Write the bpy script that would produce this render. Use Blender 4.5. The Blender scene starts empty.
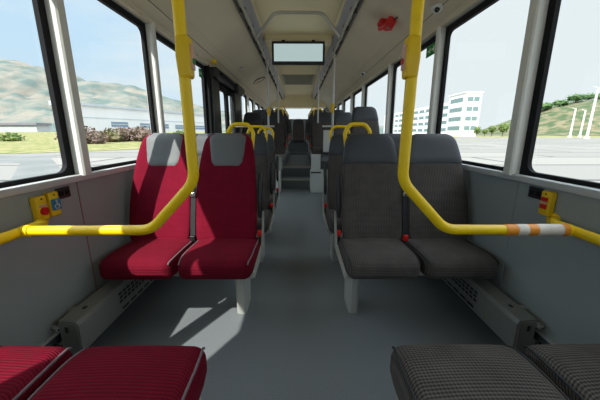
import bpy, bmesh, math, random
from math import sin, cos, pi, sqrt, radians
from mathutils import Vector, Matrix, noise

random.seed(7)
SC = bpy.context.scene
COL = SC.collection

# ------------------------------------------------------------------ materials
def srgb(r, g, b):
    def f(c):
        c /= 255.0
        return c / 12.92 if c <= 0.04045 else ((c + 0.055) / 1.055) ** 2.4
    return (f(r), f(g), f(b), 1.0)

def mat(name, c, rough=0.6, metal=0.0, var=0.0, scale=8.0, bump=0.0, bscale=200.0, spec=0.5, detail=3.0, coat=0.0):
    m = bpy.data.materials.new(name); m.use_nodes = True
    nt = m.node_tree; N = nt.nodes; L = nt.links
    p = N['Principled BSDF']
    p.inputs['Base Color'].default_value = c
    p.inputs['Roughness'].default_value = rough
    p.inputs['Metallic'].default_value = metal
    p.inputs['Specular IOR Level'].default_value = spec
    if coat: p.inputs['Coat Weight'].default_value = coat
    tc = N.new('ShaderNodeTexCoord')
    if var > 0:
        n = N.new('ShaderNodeTexNoise'); n.inputs['Scale'].default_value = scale; n.inputs['Detail'].default_value = detail
        L.new(tc.outputs['Object'], n.inputs['Vector'])
        r = N.new('ShaderNodeMapRange'); r.inputs[1].default_value = .3; r.inputs[2].default_value = .7
        r.inputs[3].default_value = 1 - var; r.inputs[4].default_value = 1 + var
        L.new(n.outputs['Fac'], r.inputs[0])
        x = N.new('ShaderNodeMix'); x.data_type = 'RGBA'; x.blend_type = 'MULTIPLY'; x.inputs[0].default_value = 1
        x.inputs[6].default_value = c
        L.new(r.outputs[0], x.inputs[7]); L.new(x.outputs[2], p.inputs['Base Color'])
    if bump > 0:
        n = N.new('ShaderNodeTexNoise'); n.inputs['Scale'].default_value = bscale
        L.new(tc.outputs['Object'], n.inputs['Vector'])
        b = N.new('ShaderNodeBump'); b.inputs['Strength'].default_value = bump; b.inputs['Distance'].default_value = .01
        L.new(n.outputs['Fac'], b.inputs['Height']); L.new(b.outputs['Normal'], p.inputs['Normal'])
    return m

def fabric(name, c1, c2, ribs=60.0, speck=0.0, sheen=0.3):
    """ribbed woven cloth: horizontal ribs, fine cross weave"""
    m = bpy.data.materials.new(name); m.use_nodes = True
    nt = m.node_tree; N = nt.nodes; L = nt.links
    p = N['Principled BSDF']; p.inputs['Roughness'].default_value = .9
    p.inputs['Specular IOR Level'].default_value = .15
    p.inputs['Sheen Weight'].default_value = sheen * .5
    p.inputs['Sheen Tint'].default_value = c2
    tc = N.new('ShaderNodeTexCoord')
    sep = N.new('ShaderNodeSeparateXYZ'); L.new(tc.outputs['Object'], sep.inputs[0])
    add = N.new('ShaderNodeMath'); add.operation = 'ADD'
    L.new(sep.outputs['Z'], add.inputs[0]); L.new(sep.outputs['Y'], add.inputs[1])
    def stripe(src, k):
        a = N.new('ShaderNodeMath'); a.operation = 'MULTIPLY'; a.inputs[1].default_value = k * 2 * pi
        L.new(src, a.inputs[0])
        s = N.new('ShaderNodeMath'); s.operation = 'SINE'; L.new(a.outputs[0], s.inputs[0])
        return s.outputs[0]
    s1 = stripe(add.outputs[0], ribs); s2 = stripe(sep.outputs['X'], ribs * .9)
    mul = N.new('ShaderNodeMath'); mul.operation = 'MULTIPLY'; mul.inputs[1].default_value = speck
    L.new(s2, mul.inputs[0])
    sm = N.new('ShaderNodeMath'); sm.operation = 'ADD'; L.new(s1, sm.inputs[0]); L.new(mul.outputs[0], sm.inputs[1])
    n = N.new('ShaderNodeTexNoise'); n.inputs['Scale'].default_value = 14; n.inputs['Detail'].default_value = 5
    L.new(tc.outputs['Object'], n.inputs['Vector'])
    n2 = N.new('ShaderNodeMath'); n2.operation = 'MULTIPLY_ADD'; n2.inputs[1].default_value = 1.6; n2.inputs[2].default_value = -.8
    L.new(n.outputs['Fac'], n2.inputs[0])
    s3 = N.new('ShaderNodeMath'); s3.operation = 'ADD'; L.new(sm.outputs[0], s3.inputs[0]); L.new(n2.outputs[0], s3.inputs[1])
    r = N.new('ShaderNodeMapRange'); r.inputs[1].default_value = -1.4; r.inputs[2].default_value = 1.6
    L.new(s3.outputs[0], r.inputs[0])
    x = N.new('ShaderNodeMix'); x.data_type = 'RGBA'
    x.inputs[6].default_value = c1; x.inputs[7].default_value = c2
    L.new(r.outputs[0], x.inputs[0]); L.new(x.outputs[2], p.inputs['Base Color'])
    b = N.new('ShaderNodeBump'); b.inputs['Strength'].default_value = .35; b.inputs['Distance'].default_value = .003
    L.new(sm.outputs[0], b.inputs['Height']); L.new(b.outputs['Normal'], p.inputs['Normal'])
    return m

def glass(name, tint=(.93, .97, .97, 1), refl=.04):
    m = bpy.data.materials.new(name); m.use_nodes = True
    nt = m.node_tree; N = nt.nodes; L = nt.links
    N.remove(N['Principled BSDF'])
    t = N.new('ShaderNodeBsdfTransparent'); t.inputs[0].default_value = tint
    g = N.new('ShaderNodeBsdfGlossy'); g.inputs['Roughness'].default_value = .02
    x = N.new('ShaderNodeMixShader'); x.inputs[0].default_value = refl
    L.new(t.outputs[0], x.inputs[1]); L.new(g.outputs[0], x.inputs[2])
    L.new(x.outputs[0], N['Material Output'].inputs['Surface'])
    return m

def emit(name, c, strength, base=(.02, .02, .02, 1)):
    m = bpy.data.materials.new(name); m.use_nodes = True
    p = m.node_tree.nodes['Principled BSDF']
    p.inputs['Base Color'].default_value = base
    p.inputs['Emission Color'].default_value = c
    p.inputs['Emission Strength'].default_value = strength
    p.inputs['Roughness'].default_value = .15
    return m

def two_tone(name, c1, c2, scale, rough=.9, lo=.42, hi=.6, detail=6.0, stretch=(1, 1, 1)):
    m = bpy.data.materials.new(name); m.use_nodes = True
    nt = m.node_tree; N = nt.nodes; L = nt.links
    p = N['Principled BSDF']; p.inputs['Roughness'].default_value = rough; p.inputs['Specular IOR Level'].default_value = .2
    tc = N.new('ShaderNodeTexCoord'); mp = N.new('ShaderNodeMapping'); mp.inputs['Scale'].default_value = stretch
    L.new(tc.outputs['Object'], mp.inputs[0])
    n = N.new('ShaderNodeTexNoise'); n.inputs['Scale'].default_value = scale; n.inputs['Detail'].default_value = detail
    L.new(mp.outputs[0], n.inputs['Vector'])
    r = N.new('ShaderNodeMapRange'); r.inputs[1].default_value = lo; r.inputs[2].default_value = hi
    L.new(n.outputs['Fac'], r.inputs[0])
    x = N.new('ShaderNodeMix'); x.data_type = 'RGBA'; x.inputs[6].default_value = c1; x.inputs[7].default_value = c2
    L.new(r.outputs[0], x.inputs[0]); L.new(x.outputs[2], p.inputs['Base Color'])
    return m

def yard(name):
    """pale concrete slabs: joints every few metres and some darker slabs"""
    m = bpy.data.materials.new(name); m.use_nodes = True
    nt = m.node_tree; N = nt.nodes; L = nt.links
    p = N['Principled BSDF']; p.inputs['Roughness'].default_value = .95; p.inputs['Specular IOR Level'].default_value = .1
    tc = N.new('ShaderNodeTexCoord')
    b = N.new('ShaderNodeTexBrick'); b.inputs['Scale'].default_value = 1
    b.inputs['Brick Width'].default_value = 11; b.inputs['Row Height'].default_value = 4.5
    b.inputs['Mortar Size'].default_value = .16
    b.inputs['Color1'].default_value = srgb(136, 133, 129); b.inputs['Color2'].default_value = srgb(122, 121, 118)
    b.inputs['Mortar'].default_value = srgb(88, 88, 86)
    L.new(tc.outputs['Object'], b.inputs['Vector'])
    L.new(b.outputs['Color'], p.inputs['Base Color'])
    return m

M = {}
M['floor'] = mat('floor_vinyl', srgb(106, 111, 114), .55, var=.16, scale=180, detail=2, bump=.05, bscale=500)
M['nosing'] = mat('step_nosing', srgb(170, 165, 150), .5)
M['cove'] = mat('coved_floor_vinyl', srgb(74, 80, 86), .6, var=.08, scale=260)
M['wall'] = mat('wall_laminate', srgb(154, 161, 161), .45, var=.03, scale=3)
M['seam'] = mat('wall_seam', srgb(150, 112, 116), .6)  # pink tint paints reflected reddish light into the seam colour
M['silver'] = mat('silver_trim', srgb(196, 198, 200), .4, metal=.1, var=.02)
M['pillar'] = mat('pillar_plastic', srgb(222, 222, 216), .45)
M['rubber'] = mat('black_rubber', srgb(17, 17, 20), .75, spec=.25)
M['blackpanel'] = mat('black_panel', srgb(40, 42, 44), .3)
M['ceil'] = mat('ceiling_panel', srgb(228, 214, 172), .5, var=.03, scale=2)
M['duct'] = mat('duct_panel', srgb(204, 193, 168), .5, var=.04, scale=2.5)
M['strip'] = mat('light_strip', srgb(165, 163, 168), .35)
M['rail'] = mat('grey_rail', srgb(176, 172, 158), .35, metal=.3)
M['bracket'] = mat('rail_bracket', srgb(88, 82, 72), .5)
M['steel'] = mat('steel', srgb(200, 200, 200), .25, metal=.9)
M['white'] = mat('white_enamel', srgb(205, 206, 202), .4)
M['yellow'] = mat('yellow_powder_coat', srgb(255, 214, 10), .38, var=.03, scale=20)
M['ybox'] = mat('yellow_plastic', srgb(238, 196, 20), .4)
M['red_plastic'] = mat('red_plastic', srgb(205, 30, 28), .35)
M['black'] = mat('black_plastic', srgb(28, 28, 31), .45)
M['belt'] = mat('belt_webbing', srgb(30, 30, 34), .8, bump=.2)
M['blue'] = mat('blue_label', srgb(35, 120, 165), .5)
M['green'] = mat('green_sticker', srgb(30, 140, 55), .5)
M['greenicon'] = mat('pale_green_print', srgb(215, 240, 215), .5)
M['tape_w'] = mat('white_tape', srgb(225, 215, 205), .6, var=.06, scale=40)
M['tape_o'] = mat('orange_tape', srgb(240, 150, 40), .5)
M['red'] = fabric('red_ribbed_cloth', srgb(88, 6, 26), srgb(132, 15, 44), 100, .25)
M['redside'] = fabric('red_plush_cushion', srgb(78, 5, 23), srgb(122, 13, 38), 100, .25)
M['grey'] = fabric('grey_dotted_cloth', srgb(46, 43, 43), srgb(106, 100, 97), 100, .55, .1)
M['head_dark'] = mat('dark_headrest_vinyl', srgb(58, 62, 68), .6, bump=.15, bscale=350)
M['head_light'] = mat('light_headrest_vinyl', srgb(98, 101, 103), .6, var=.04, bump=.12, bscale=350)
M['shell'] = mat('seat_back_shell', srgb(104, 108, 112), .4)
M['frame'] = mat('seat_frame_paint', srgb(165, 166, 160), .45)
M['pipe_l'] = mat('grey_piping', srgb(112, 96, 102), .7)
M['pipe_d'] = mat('dark_piping', srgb(40, 40, 42), .7)
M['heater'] = mat('heater_metal', srgb(150, 152, 148), .35, metal=.45, var=.03)
M['slot'] = mat('dark_slot', srgb(42, 42, 42), .6)
M['screen'] = emit('screen_glow', (.58, .74, .74, 1), .5)
M['vent'] = mat('vent_grille', srgb(150, 148, 128), .5)
M['dark'] = mat('dark_recess', srgb(24, 24, 24), .8)
M['pane'] = glass('window_glass')
M['lens'] = mat('camera_lens', srgb(15, 15, 18), .1)
# outside
M['yard'] = yard('concrete_yard')
M['lane'] = two_tone('grey_lane', srgb(118, 119, 118), srgb(108, 110, 109), .5)
M['grass'] = two_tone('dry_grass', srgb(104, 112, 62), srgb(144, 134, 96), 1.4)
M['grass2'] = two_tone('far_grass', srgb(118, 118, 70), srgb(142, 138, 92), .2)
M['mount'] = two_tone('mountain_painted_haze', srgb(86, 100, 96), srgb(124, 119, 110), .03, lo=.4, hi=.62, detail=8, stretch=(1, 1, 2.2))  # distance haze is mixed into the slope colours
M['hill'] = two_tone('hillside', srgb(66, 82, 54), srgb(116, 108, 86), .22, lo=.42, hi=.62, detail=8)
M['bwall'] = mat('white_cladding', srgb(226, 226, 224), .7)
M['broof'] = mat('roof_sheet', srgb(190, 198, 204), .6)
M['bwin'] = mat('building_glass', srgb(118, 140, 158), .3)
M['bwin2'] = mat('office_glass', srgb(110, 132, 134), .3)
M['shed'] = mat('shed_wall', srgb(176, 180, 178), .8)
M['shedroof'] = mat('shed_roof', srgb(120, 118, 128), .8)
M['leaf1'] = two_tone('bush_leaf', srgb(104, 92, 78), srgb(122, 102, 98), 1.2)
M['leaf4'] = two_tone('olive_leaf', srgb(98, 98, 66), srgb(116, 106, 82), 1.2)
M['leaf2'] = two_tone('green_leaf', srgb(82, 104, 56), srgb(112, 126, 74), 1.2)
M['leaf3'] = two_tone('tree_leaf', srgb(58, 88, 52), srgb(90, 114, 70), .6)
M['trunk'] = mat('bark', srgb(110, 96, 80), .9)
M['pole'] = mat('pole_white', srgb(215, 215, 212), .5)

# ------------------------------------------------------------------ mesh builder
class MB:
    def __init__(s): s.v = []; s.f = []; s.mi = []
    def add(s, v, f, mi=0):
        o = len(s.v); s.v += [Vector(p) for p in v]
        s.f += [tuple(i + o for i in q) for q in f]; s.mi += [mi] * len(f); return s
    def box(s, x0, x1, y0, y1, z0, z1, mi=0, r=0.0, n=3, deform=None):
        c = Vector(((x0 + x1) / 2, (y0 + y1) / 2, (z0 + z1) / 2)); h = (abs(x1 - x0) / 2, abs(y1 - y0) / 2, abs(z1 - z0) / 2)
        if r <= 0 and deform is None:
            v = [(c.x + h[0] * a, c.y + h[1] * b, c.z + h[2] * d) for a in (-1, 1) for b in (-1, 1) for d in (-1, 1)]
            f = [(0, 1, 3, 2), (4, 6, 7, 5), (0, 4, 5, 1), (2, 3, 7, 6), (0, 2, 6, 4), (1, 5, 7, 3)]
            return s.add(v, f, mi)
        return s.rbox(c, h, max(r, 1e-4), n, mi, deform)
    def rbox(s, c, h, r, n=3, mi=0, deform=None, mid=1):
        r = min(r, min(h) * .999)
        def axis(hh):
            inn = hh - r; t = [math.tan(pi / 4 * k / n) * r for k in range(n + 1)]
            lo = [-inn - x for x in reversed(t)]
            md = [-inn + 2 * inn * k / (mid + 1) for k in range(1, mid + 1)] if inn > 1e-6 else []
            return lo + md + ([inn + x for x in t] if inn > 1e-6 else [x for x in t[1:]])
        ax = [axis(q) for q in h]
        idx = {}; V = []; F = []
        def pt(i, j, k):
            key = (i, j, k)
            if key in idx: return idx[key]
            p = Vector((ax[0][i], ax[1][j], ax[2][k]))
            q = Vector(tuple(max(-(h[a] - r), min(h[a] - r, p[a])) for a in range(3)))
            d = p - q
            if d.length > 1e-9: p = q + d.normalized() * r
            if deform: p = Vector(deform(p))
            idx[key] = len(V); V.append(p + Vector(c)); return idx[key]
        n0, n1, n2 = len(ax[0]) - 1, len(ax[1]) - 1, len(ax[2]) - 1
        for i in range(n0):
            for j in range(n1):
                F.append((pt(i, j, 0), pt(i, j + 1, 0), pt(i + 1, j + 1, 0), pt(i + 1, j, 0)))
                F.append((pt(i, j, n2), pt(i + 1, j, n2), pt(i + 1, j + 1, n2), pt(i, j + 1, n2)))
        for i in range(n0):
            for k in range(n2):
                F.append((pt(i, 0, k), pt(i + 1, 0, k), pt(i + 1, 0, k + 1), pt(i, 0, k + 1)))
                F.append((pt(i, n1, k), pt(i, n1, k + 1), pt(i + 1, n1, k + 1), pt(i + 1, n1, k)))
        for j in range(n1):
            for k in range(n2):
                F.append((pt(0, j, k), pt(0, j, k + 1), pt(0, j + 1, k + 1), pt(0, j + 1, k)))
                F.append((pt(n0, j, k), pt(n0, j + 1, k), pt(n0, j + 1, k + 1), pt(n0, j, k + 1)))
        return s.add(V, F, mi)
    def loft(s, rings, mi=0, cap=True, closed=False):
        n = len(rings[0]); V = [p for r in rings for p in r]; F = []
        K = len(rings)
        for a in range(K if closed else K - 1):
            b = (a + 1) % K
            for i in range(n):
                j = (i + 1) % n
                F.append((a * n + i, a * n + j, b * n + j, b * n + i))
        if cap and not closed:
            F.append(tuple(range(n - 1, -1, -1))); F.append(tuple((K - 1) * n + i for i in range(n)))
        return s.add(V, F, mi)
    def tube(s, pts, r, seg=14, mi=0, cap=True, closed=False):
        P = [Vector(p) for p in pts]; K = len(P); rings = []
        T = []
        for i in range(K):
            if closed: t = P[(i + 1) % K] - P[i - 1]
            else: t = P[min(i + 1, K - 1)] - P[max(i - 1, 0)]
            T.append(t.normalized())
        up = Vector((0, 0, 1)) if abs(T[0].z) < .9 else Vector((0, 1, 0))
        u = T[0].cross(up).normalized()
        for i in range(K):
            u = (u - T[i] * u.dot(T[i])).normalized(); w = T[i].cross(u)
            rr = r[i] if isinstance(r, (list, tuple)) else r
            rings.append([P[i] + (u * cos(2 * pi * k / seg) + w * sin(2 * pi * k / seg)) * rr for k in range(seg)])
        return s.loft(rings, mi, cap, closed)
    def grid(s, fn, nu, nv, mi=0):
        V = [fn(i / nu, j / nv) for i in range(nu + 1) for j in range(nv + 1)]; F = []
        for i in range(nu):
            for j in range(nv):
                a = i * (nv + 1) + j
                F.append((a, a + nv + 1, a + nv + 2, a + 1))
        return s.add(V, F, mi)
    def prism(s, poly, y0, y1, mi=0):
        """polygon in XZ extruded along Y"""
        n = len(poly)
        V = [(p[0], y0, p[1]) for p in poly] + [(p[0], y1, p[1]) for p in poly]
        F = [tuple(range(n)), tuple(range(2 * n - 1, n - 1, -1))]
        for i in range(n):
            j = (i + 1) % n; F.append((i, j, n + j, n + i))
        return s.add(V, F, mi)
    def build(s, name, mats, parent=None, origin=None, smooth=True, angle=35, recalc=True):
        if not isinstance(mats, (list, tuple)): mats = [mats]
        me = bpy.data.meshes.new(name)
        o = Vector((0, 0, 0))
        if parent is not None: o = world_loc(parent)
        elif origin is not None: o = Vector(origin)
        me.from_pydata([tuple(p - o) for p in s.v], [], s.f)
        for m in mats: me.materials.append(m)
        for p, i in zip(me.polygons, s.mi): p.material_index = i
        if recalc:
            bm = bmesh.new(); bm.from_mesh(me); bmesh.ops.recalc_face_normals(bm, faces=bm.faces); bm.to_mesh(me); bm.free()
        if smooth:
            me.shade_smooth(); me.set_sharp_from_angle(angle=radians(angle))
        ob = bpy.data.objects.new(name, me); COL.objects.link(ob)
        if parent is not None: ob.parent = parent
        elif origin is not None: ob.location = o
        return ob

def world_loc(o):
    p = Vector(o.location)
    while o.parent is not None:
        o = o.parent; p += Vector(o.location)
    return p

def fillet(pts, rad, n=6):
    P = [Vector(p) for p in pts]; out = [P[0]]
    for i in range(1, len(P) - 1):
        a = (P[i - 1] - P[i]); b = (P[i + 1] - P[i])
        ang = a.angle(b)
        d = min(rad / math.tan(ang / 2), a.length * .49, b.length * .49)
        p0 = P[i] + a.normalized() * d; p1 = P[i] + b.normalized() * d
        for k in range(n + 1):
            t = k / n
            out.append(p0 * (1 - t) ** 2 + P[i] * 2 * t * (1 - t) + p1 * t ** 2)
    out.append(P[-1]); return out

def tag(o, label=None, cat=None, group=None, kind=None):
    if label: o['label'] = label
    if cat: o['category'] = cat
    if group: o['group'] = group
    if kind: o['kind'] = kind
    return o
def empty(name, loc):
    o = bpy.data.objects.new(name, None); COL.objects.link(o); o.location = loc; o.empty_display_size = .1; return o
def struct(o): o['kind'] = 'structure'; return o
def copy_tree(o, parent=None):
    c = o.copy(); COL.objects.link(c)
    if parent is not None: c.parent = parent
    for ch in list(o.children): copy_tree(ch, c)
    return c
def disc(mb, c, axis, r, th, seg=24, mi=0):
    c = Vector(c); a = Vector(axis).normalized()
    mb.tube([c, c + a * th], r, seg, mi)
    return mb

# ------------------------------------------------------------------ the bus shell
Y0, Y1 = -2.3, 11.0          # front of bus (behind the viewer) to the rear wall
ZB, ZT = .93, 1.98           # window zone
def wx(z, off=0.0): return 1.222 - .010 * (z - .9) / 1.08 - off

# floor with two steps up to the raised rear deck
S1, S2 = 5.85, 6.2
b = MB()
b.prism([(-1.26, -.06), (1.26, -.06), (1.26, 0), (-1.26, 0)], Y0, Y1, 0)
b.box(-1.26, 1.26, S1, Y1, 0, .2); b.box(-1.26, 1.26, S2, Y1, .2, .42)
for s in (-1, 1): b.box(s * .30, s * 1.26, S2 + .06, 9.7, .42, .54)
b.box(-1.26, 1.26, 9.75, Y1, .42, .5)
fl = struct(b.build('floor', M['floor']))
for y, z in ((S1, .2), (S2, .42)):
    b = MB().box(-.36, .30, y - .006, y + .05, z - .03, z + .004, r=.003)
    b.build('step_nosing', M['nosing'], fl)

# side walls
pill = {-1: [-2.25, -1.35, -.52, .47, 1.545, 2.49, 3.90, 5.98, 6.85, 7.8, 8.9, 10.0, 10.95],
        1: [-2.25, -1.35, -.40, .50, 1.55, 2.56, 3.84, 5.37, 6.5, 7.8, 8.9, 10.0, 10.95]}
DOOR = (3.93, 5.95)
for s, side in ((-1, 'left'), (1, 'right')):
    b = MB()
    spans = [(Y0, DOOR[0]), (DOOR[1], Y1)] if s < 0 else [(Y0, Y1)]
    for y0, y1 in spans:
        b.box(s * 1.2, s * 1.26, y0, y1, -.05, .90)
    b.box(s * 1.19, s * 1.27, Y0, Y1, ZT, 2.2)
    w = struct(b.build('wall_' + side, M['wall']))
    # panel seam on the wall, the left one tinted with reflected red light
    MB().box(s * 1.197, s * 1.202, 1.497, 1.503, .18, .9).build('panel_seam', M['seam'] if s < 0 else M['wall'], w)
    MB().box(s * 1.197, s * 1.202, 2.797, 2.803, .18, .9).build('panel_seam', M['wall'], w)
    # sill rail
    b = MB()
    for y0, y1 in spans: b.box(s * 1.172, s * 1.25, y0, y1, .897, .932, r=.006, n=2)
    struct(b.build('trim_1' if s < 0 else 'trim_2', M['silver']))
    # coved vinyl
    b = MB()
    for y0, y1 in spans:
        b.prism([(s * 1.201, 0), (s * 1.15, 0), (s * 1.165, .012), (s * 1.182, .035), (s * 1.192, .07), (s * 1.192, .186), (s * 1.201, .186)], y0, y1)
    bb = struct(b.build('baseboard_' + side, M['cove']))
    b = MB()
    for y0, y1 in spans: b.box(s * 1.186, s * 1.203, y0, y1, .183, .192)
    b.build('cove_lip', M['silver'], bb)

# pillars (each its own trim piece)
tn = 3
for s in (-1, 1):
    for y in pill[s]:
        hw = .40 if abs(y + .52) < .01 else .031  # wide unseen left panel, added to cut off the sun patch on the floor
        z0, z1 = .925, 2.0
        V = [];
        rings = []
        for z in (z0, z1):
            xi, xo = wx(z, .064), wx(z, -.035)
            rings.append([(s * xo, y - hw, z), (s * (xi + .008), y - hw, z), (s * xi, y - hw + .008, z), (s * xi, y + hw - .008, z), (s * (xi + .008), y + hw, z), (s * xo, y + hw, z)])
        struct(MB().loft(rings).build('trim_%d' % tn, M['rubber'] if s < 0 and abs(y - 3.90) < .01 else M['pillar'], smooth=False)); tn += 1

# windows: black rubber frame with rounded corners, glass pane
def rrect(y0, y1, z0, z1, r, n=5):
    out = []
    for cy, cz, a0 in ((y1 - r, z1 - r, 0), (y0 + r, z1 - r, pi / 2), (y0 + r, z0 + r, pi), (y1 - r, z0 + r, 1.5 * pi)):
        for k in range(n + 1):
            a = a0 + pi / 2 * k / n
            out.append((cy + r * cos(a), cz + r * sin(a)))
    return out
wn = 1
for s in (-1, 1):
    P = pill[s]
    for ya, yb in zip(P[:-1], P[1:]):
        if s < 0 and abs(ya - 3.90) < .01: continue
        y0, y1 = ya + (.395 if abs(ya + .52) < .01 else .03), yb - (.395 if abs(yb + .52) < .01 else .03)
        outer = rrect(y0, y1, ZB - .01, ZT + .02, .004); inner = rrect(y0 + .038, y1 - .042, ZB + .022, ZT - .045, .05)
        def ring(pts, off): return [Vector((s * wx(z, off), y, z)) for y, z in pts]
        b = MB()
        b.loft([ring(outer, .012), ring(inner, .012), ring(inner, -.012), ring(outer, -.012)], closed=True)
        fr = struct(b.build('window_%d' % wn, M['rubber'], origin=(s * 1.2, (ya + yb) / 2, 1.45), angle=30))
        b = MB(); n = len(inner)
        pts = rrect(y0 + .033, y1 - .037, ZB + .02, ZT - .04, .05)
        b.add([(s * wx(z, -.004), y, z) for y, z in pts], [tuple(range(len(pts)))])
        b.build('pane', M['pane'], fr, smooth=False, recalc=False)
        wn += 1

# ceiling: raised centre, light strips, sloping duct covers, head strip over the windows
prof = [(0, 2.42), (.44, 2.42), (.455, 2.40)]
b = MB()
b.prism([(-.46, 2.47), (.46, 2.47), (.46, 2.40), (.455, 2.40), (.44, 2.42), (-.44, 2.42), (-.455, 2.40), (-.46, 2.40)], Y0, Y1)
cl = struct(b.build('ceiling', M['ceil']))
for s in (-1, 1):
    b = MB().prism([(s * .455, 2.41), (s * .47, 2.375), (s * .555, 2.325), (s * .575, 2.335), (s * .575, 2.42), (s * .46, 2.44)], Y0, Y1)
    struct(b.build('trim_%d' % tn, M['strip'], smooth=False)); tn += 1
    b = MB().prism([(s * .57, 2.325), (s * .70, 2.300), (s * .85, 2.235), (s * .985, 2.150), (s * 1.0, 2.155), (s * 1.26, 2.2), (s * 1.26, 2.5), (s * .57, 2.5)], Y0, Y1)
    struct(b.build('ceiling_left' if s < 0 else 'ceiling_right', M['duct'], angle=50)); 
    b = MB().prism([(s * 1.0, 2.162), (s * .99, 2.152), (s * 1.005, 2.135), (s * 1.145, 2.02), (s * 1.15, 1.985), (s * 1.21, 1.985), (s * 1.21, 2.18)], Y0, Y1)
    t = struct(b.build('trim_%d' % tn, M['duct'], smooth=False)); tn += 1
    MB().tube([(s * 1.075, Y0 + .1, 2.0775), (s * 1.075, Y1 - .1, 2.0775)], .003, 6).build('seam_line', M['bracket'], t)
# cross beam the display hangs from, and rear header
struct(MB().box(-.455, .455, 4.12, 4.42, 2.345, 2.43, r=.015).build('trim_%d' % tn, M['ceil'])); tn += 1
struct(MB().prism([(-.99, 2.04), (.99, 2.04), (.99, 2.45), (-.99, 2.45)], 10.55, 10.95).build('trim_%d' % tn, M['ceil'], smooth=False)); tn += 1

# rear wall with rear window, front wall with windscreen
def end_wall(name, y, y2, wz0, wz1, whx, num, dark):
    b = MB()
    b.box(-1.26, 1.26, y, y2, -.05, wz0); b.box(-1.26, 1.26, y, y2, wz1, 2.5)
    for s in (-1, 1): b.box(s * whx, s * 1.26, y, y2, wz0, wz1)
    struct(b.build(name, M['wall']))
    fr = MB()
    o = rrect(-whx, whx, wz0, wz1, .01); i = rrect(-whx + .04, whx - .04, wz0 + .04, wz1 - .04, .06)
    ya, yb = (y - .01, y + .03) if y > 0 else (y2 + .01, y2 - .03)
    def rg(p, yy): return [Vector((x, yy, z)) for x, z in p]
    fr.loft([rg(o, ya), rg(i, ya), rg(i, yb), rg(o, yb)], closed=True)
    f = struct(fr.build('window_%d' % num, M['rubber'], origin=(0, y, (wz0 + wz1) / 2)))
    b = MB(); b.add([(x, (ya + yb) / 2, z) for x, z in i], [tuple(range(len(i)))]); b.build('pane', M['pane'], f, recalc=False)
end_wall('wall_back', Y1, Y1 + .06, 1.62, 2.08, 1.0, wn, 1); wn += 1
end_wall('wall_front', Y0 - .06, Y0, .85, 2.10, 1.12, wn, 1); wn += 1

# passenger door on the left: black posts, two glazed leaves, overhead drive cover
x = -1.17
b = MB()
b.box(-1.26, -1.13, 3.93, 4.28, 0, 1.95, r=.01)           # wide black post panel
b.box(-1.26, -1.16, 5.42, 5.95, 0, 1.95, r=.01)
b.box(-1.26, -1.19, 3.93, 5.95, 1.86, 2.0)
dr = struct(b.build('door_1', M['blackpanel'], origin=(-1.2, 4.9, 0)))
for ya, yb in ((4.29, 4.83), (4.86, 5.41)):
    o = rrect(ya, yb, .02, 1.86, .01); i = rrect(ya + .07, yb - .07, .14, 1.77, .05)
    b = MB(); b.loft([[Vector((X, y, z)) for y, z in p] for p, X in ((o, -1.165), (i, -1.165), (i, -1.20), (o, -1.20))], closed=True)
    lf = b.build('door_leaf', M['rubber'], dr)
    b = MB(); b.add([(-1.185, y, z) for y, z in i], [tuple(range(len(i)))]); b.build('pane', M['pane'], lf, recalc=False)
MB().tube([(-1.13, 4.85, .9), (-1.13, 4.85, 1.25)], .014, 10).build('door_handle', M['yellow'], dr)
b = MB().box(-1.20, -1.06, 3.95, 5.9, 1.87, 1.99, r=.02)
b.build('drive_cover', M['black'], dr)
MB().tube([(-1.045, 4.1, 1.93), (-1.045, 5.3, 1.90)], .018, 10).build('drive_rod', M['rubber'], dr)
MB().box(-1.07, -1.0, 4.98, 5.32, 1.78, 1.95, r=.02).build('drive_motor', M['black'], dr)

# ------------------------------------------------------------------ seats
WT = [(0, .385), (.1, .41), (.2, .42), (.37, .42), (.55, .406), (.71, .386), (.84, .360), (.92, .338), (.96, .312), (.985, .268), (1.0, .205)]
def wid(t):
    for (a, wa), (c, wc) in zip(WT[:-1], WT[1:]):
        if t <= c: return wa + (wc - wa) * (t - a) / (c - a)
    return WT[-1][1]
def spine(t):
    # y (recline, slight lumbar), z
    return .395 + .235 * t + .018 * sin(pi * min(t * 1.25, 1)) * -1 + .012 * t * t, .40 + .745 * t
def thick(t):
    th = .085 - .02 * t
    if t > .93: th *= sqrt(max(0.02, 1 - ((t - .93) / .072) ** 2))
    if t < .06: th *= .7 + .3 * t / .06
    return th
TS = [0, .03, .06, .12, .2, .3, .4, .5, .6, .68, .74, .8, .86, .9, .93, .95, .968, .982, .992, 1.0]
def back_ring(cx, t, n=28, grow=0.0, yo=0.0, sw=1.0):
    y, z = spine(t); w = wid(t) * sw / 2 + grow; th = thick(t) / 2 + grow
    R = []
    for k in range(n):
        a = 2 * pi * k / n; c, s_ = cos(a), sin(a)
        px = math.copysign(abs(c) ** .42, c); py = math.copysign(abs(s_) ** .62, s_)
        wing = .018 * max(0, abs(px) - .55) / .45 if py < 0 else 0     # side bolsters swell forward
        R.append(Vector((cx + w * px, y + yo + th * py - wing * (1 if t < .8 else max(0, 1 - (t - .8) * 6)), z)))
    return R

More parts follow.
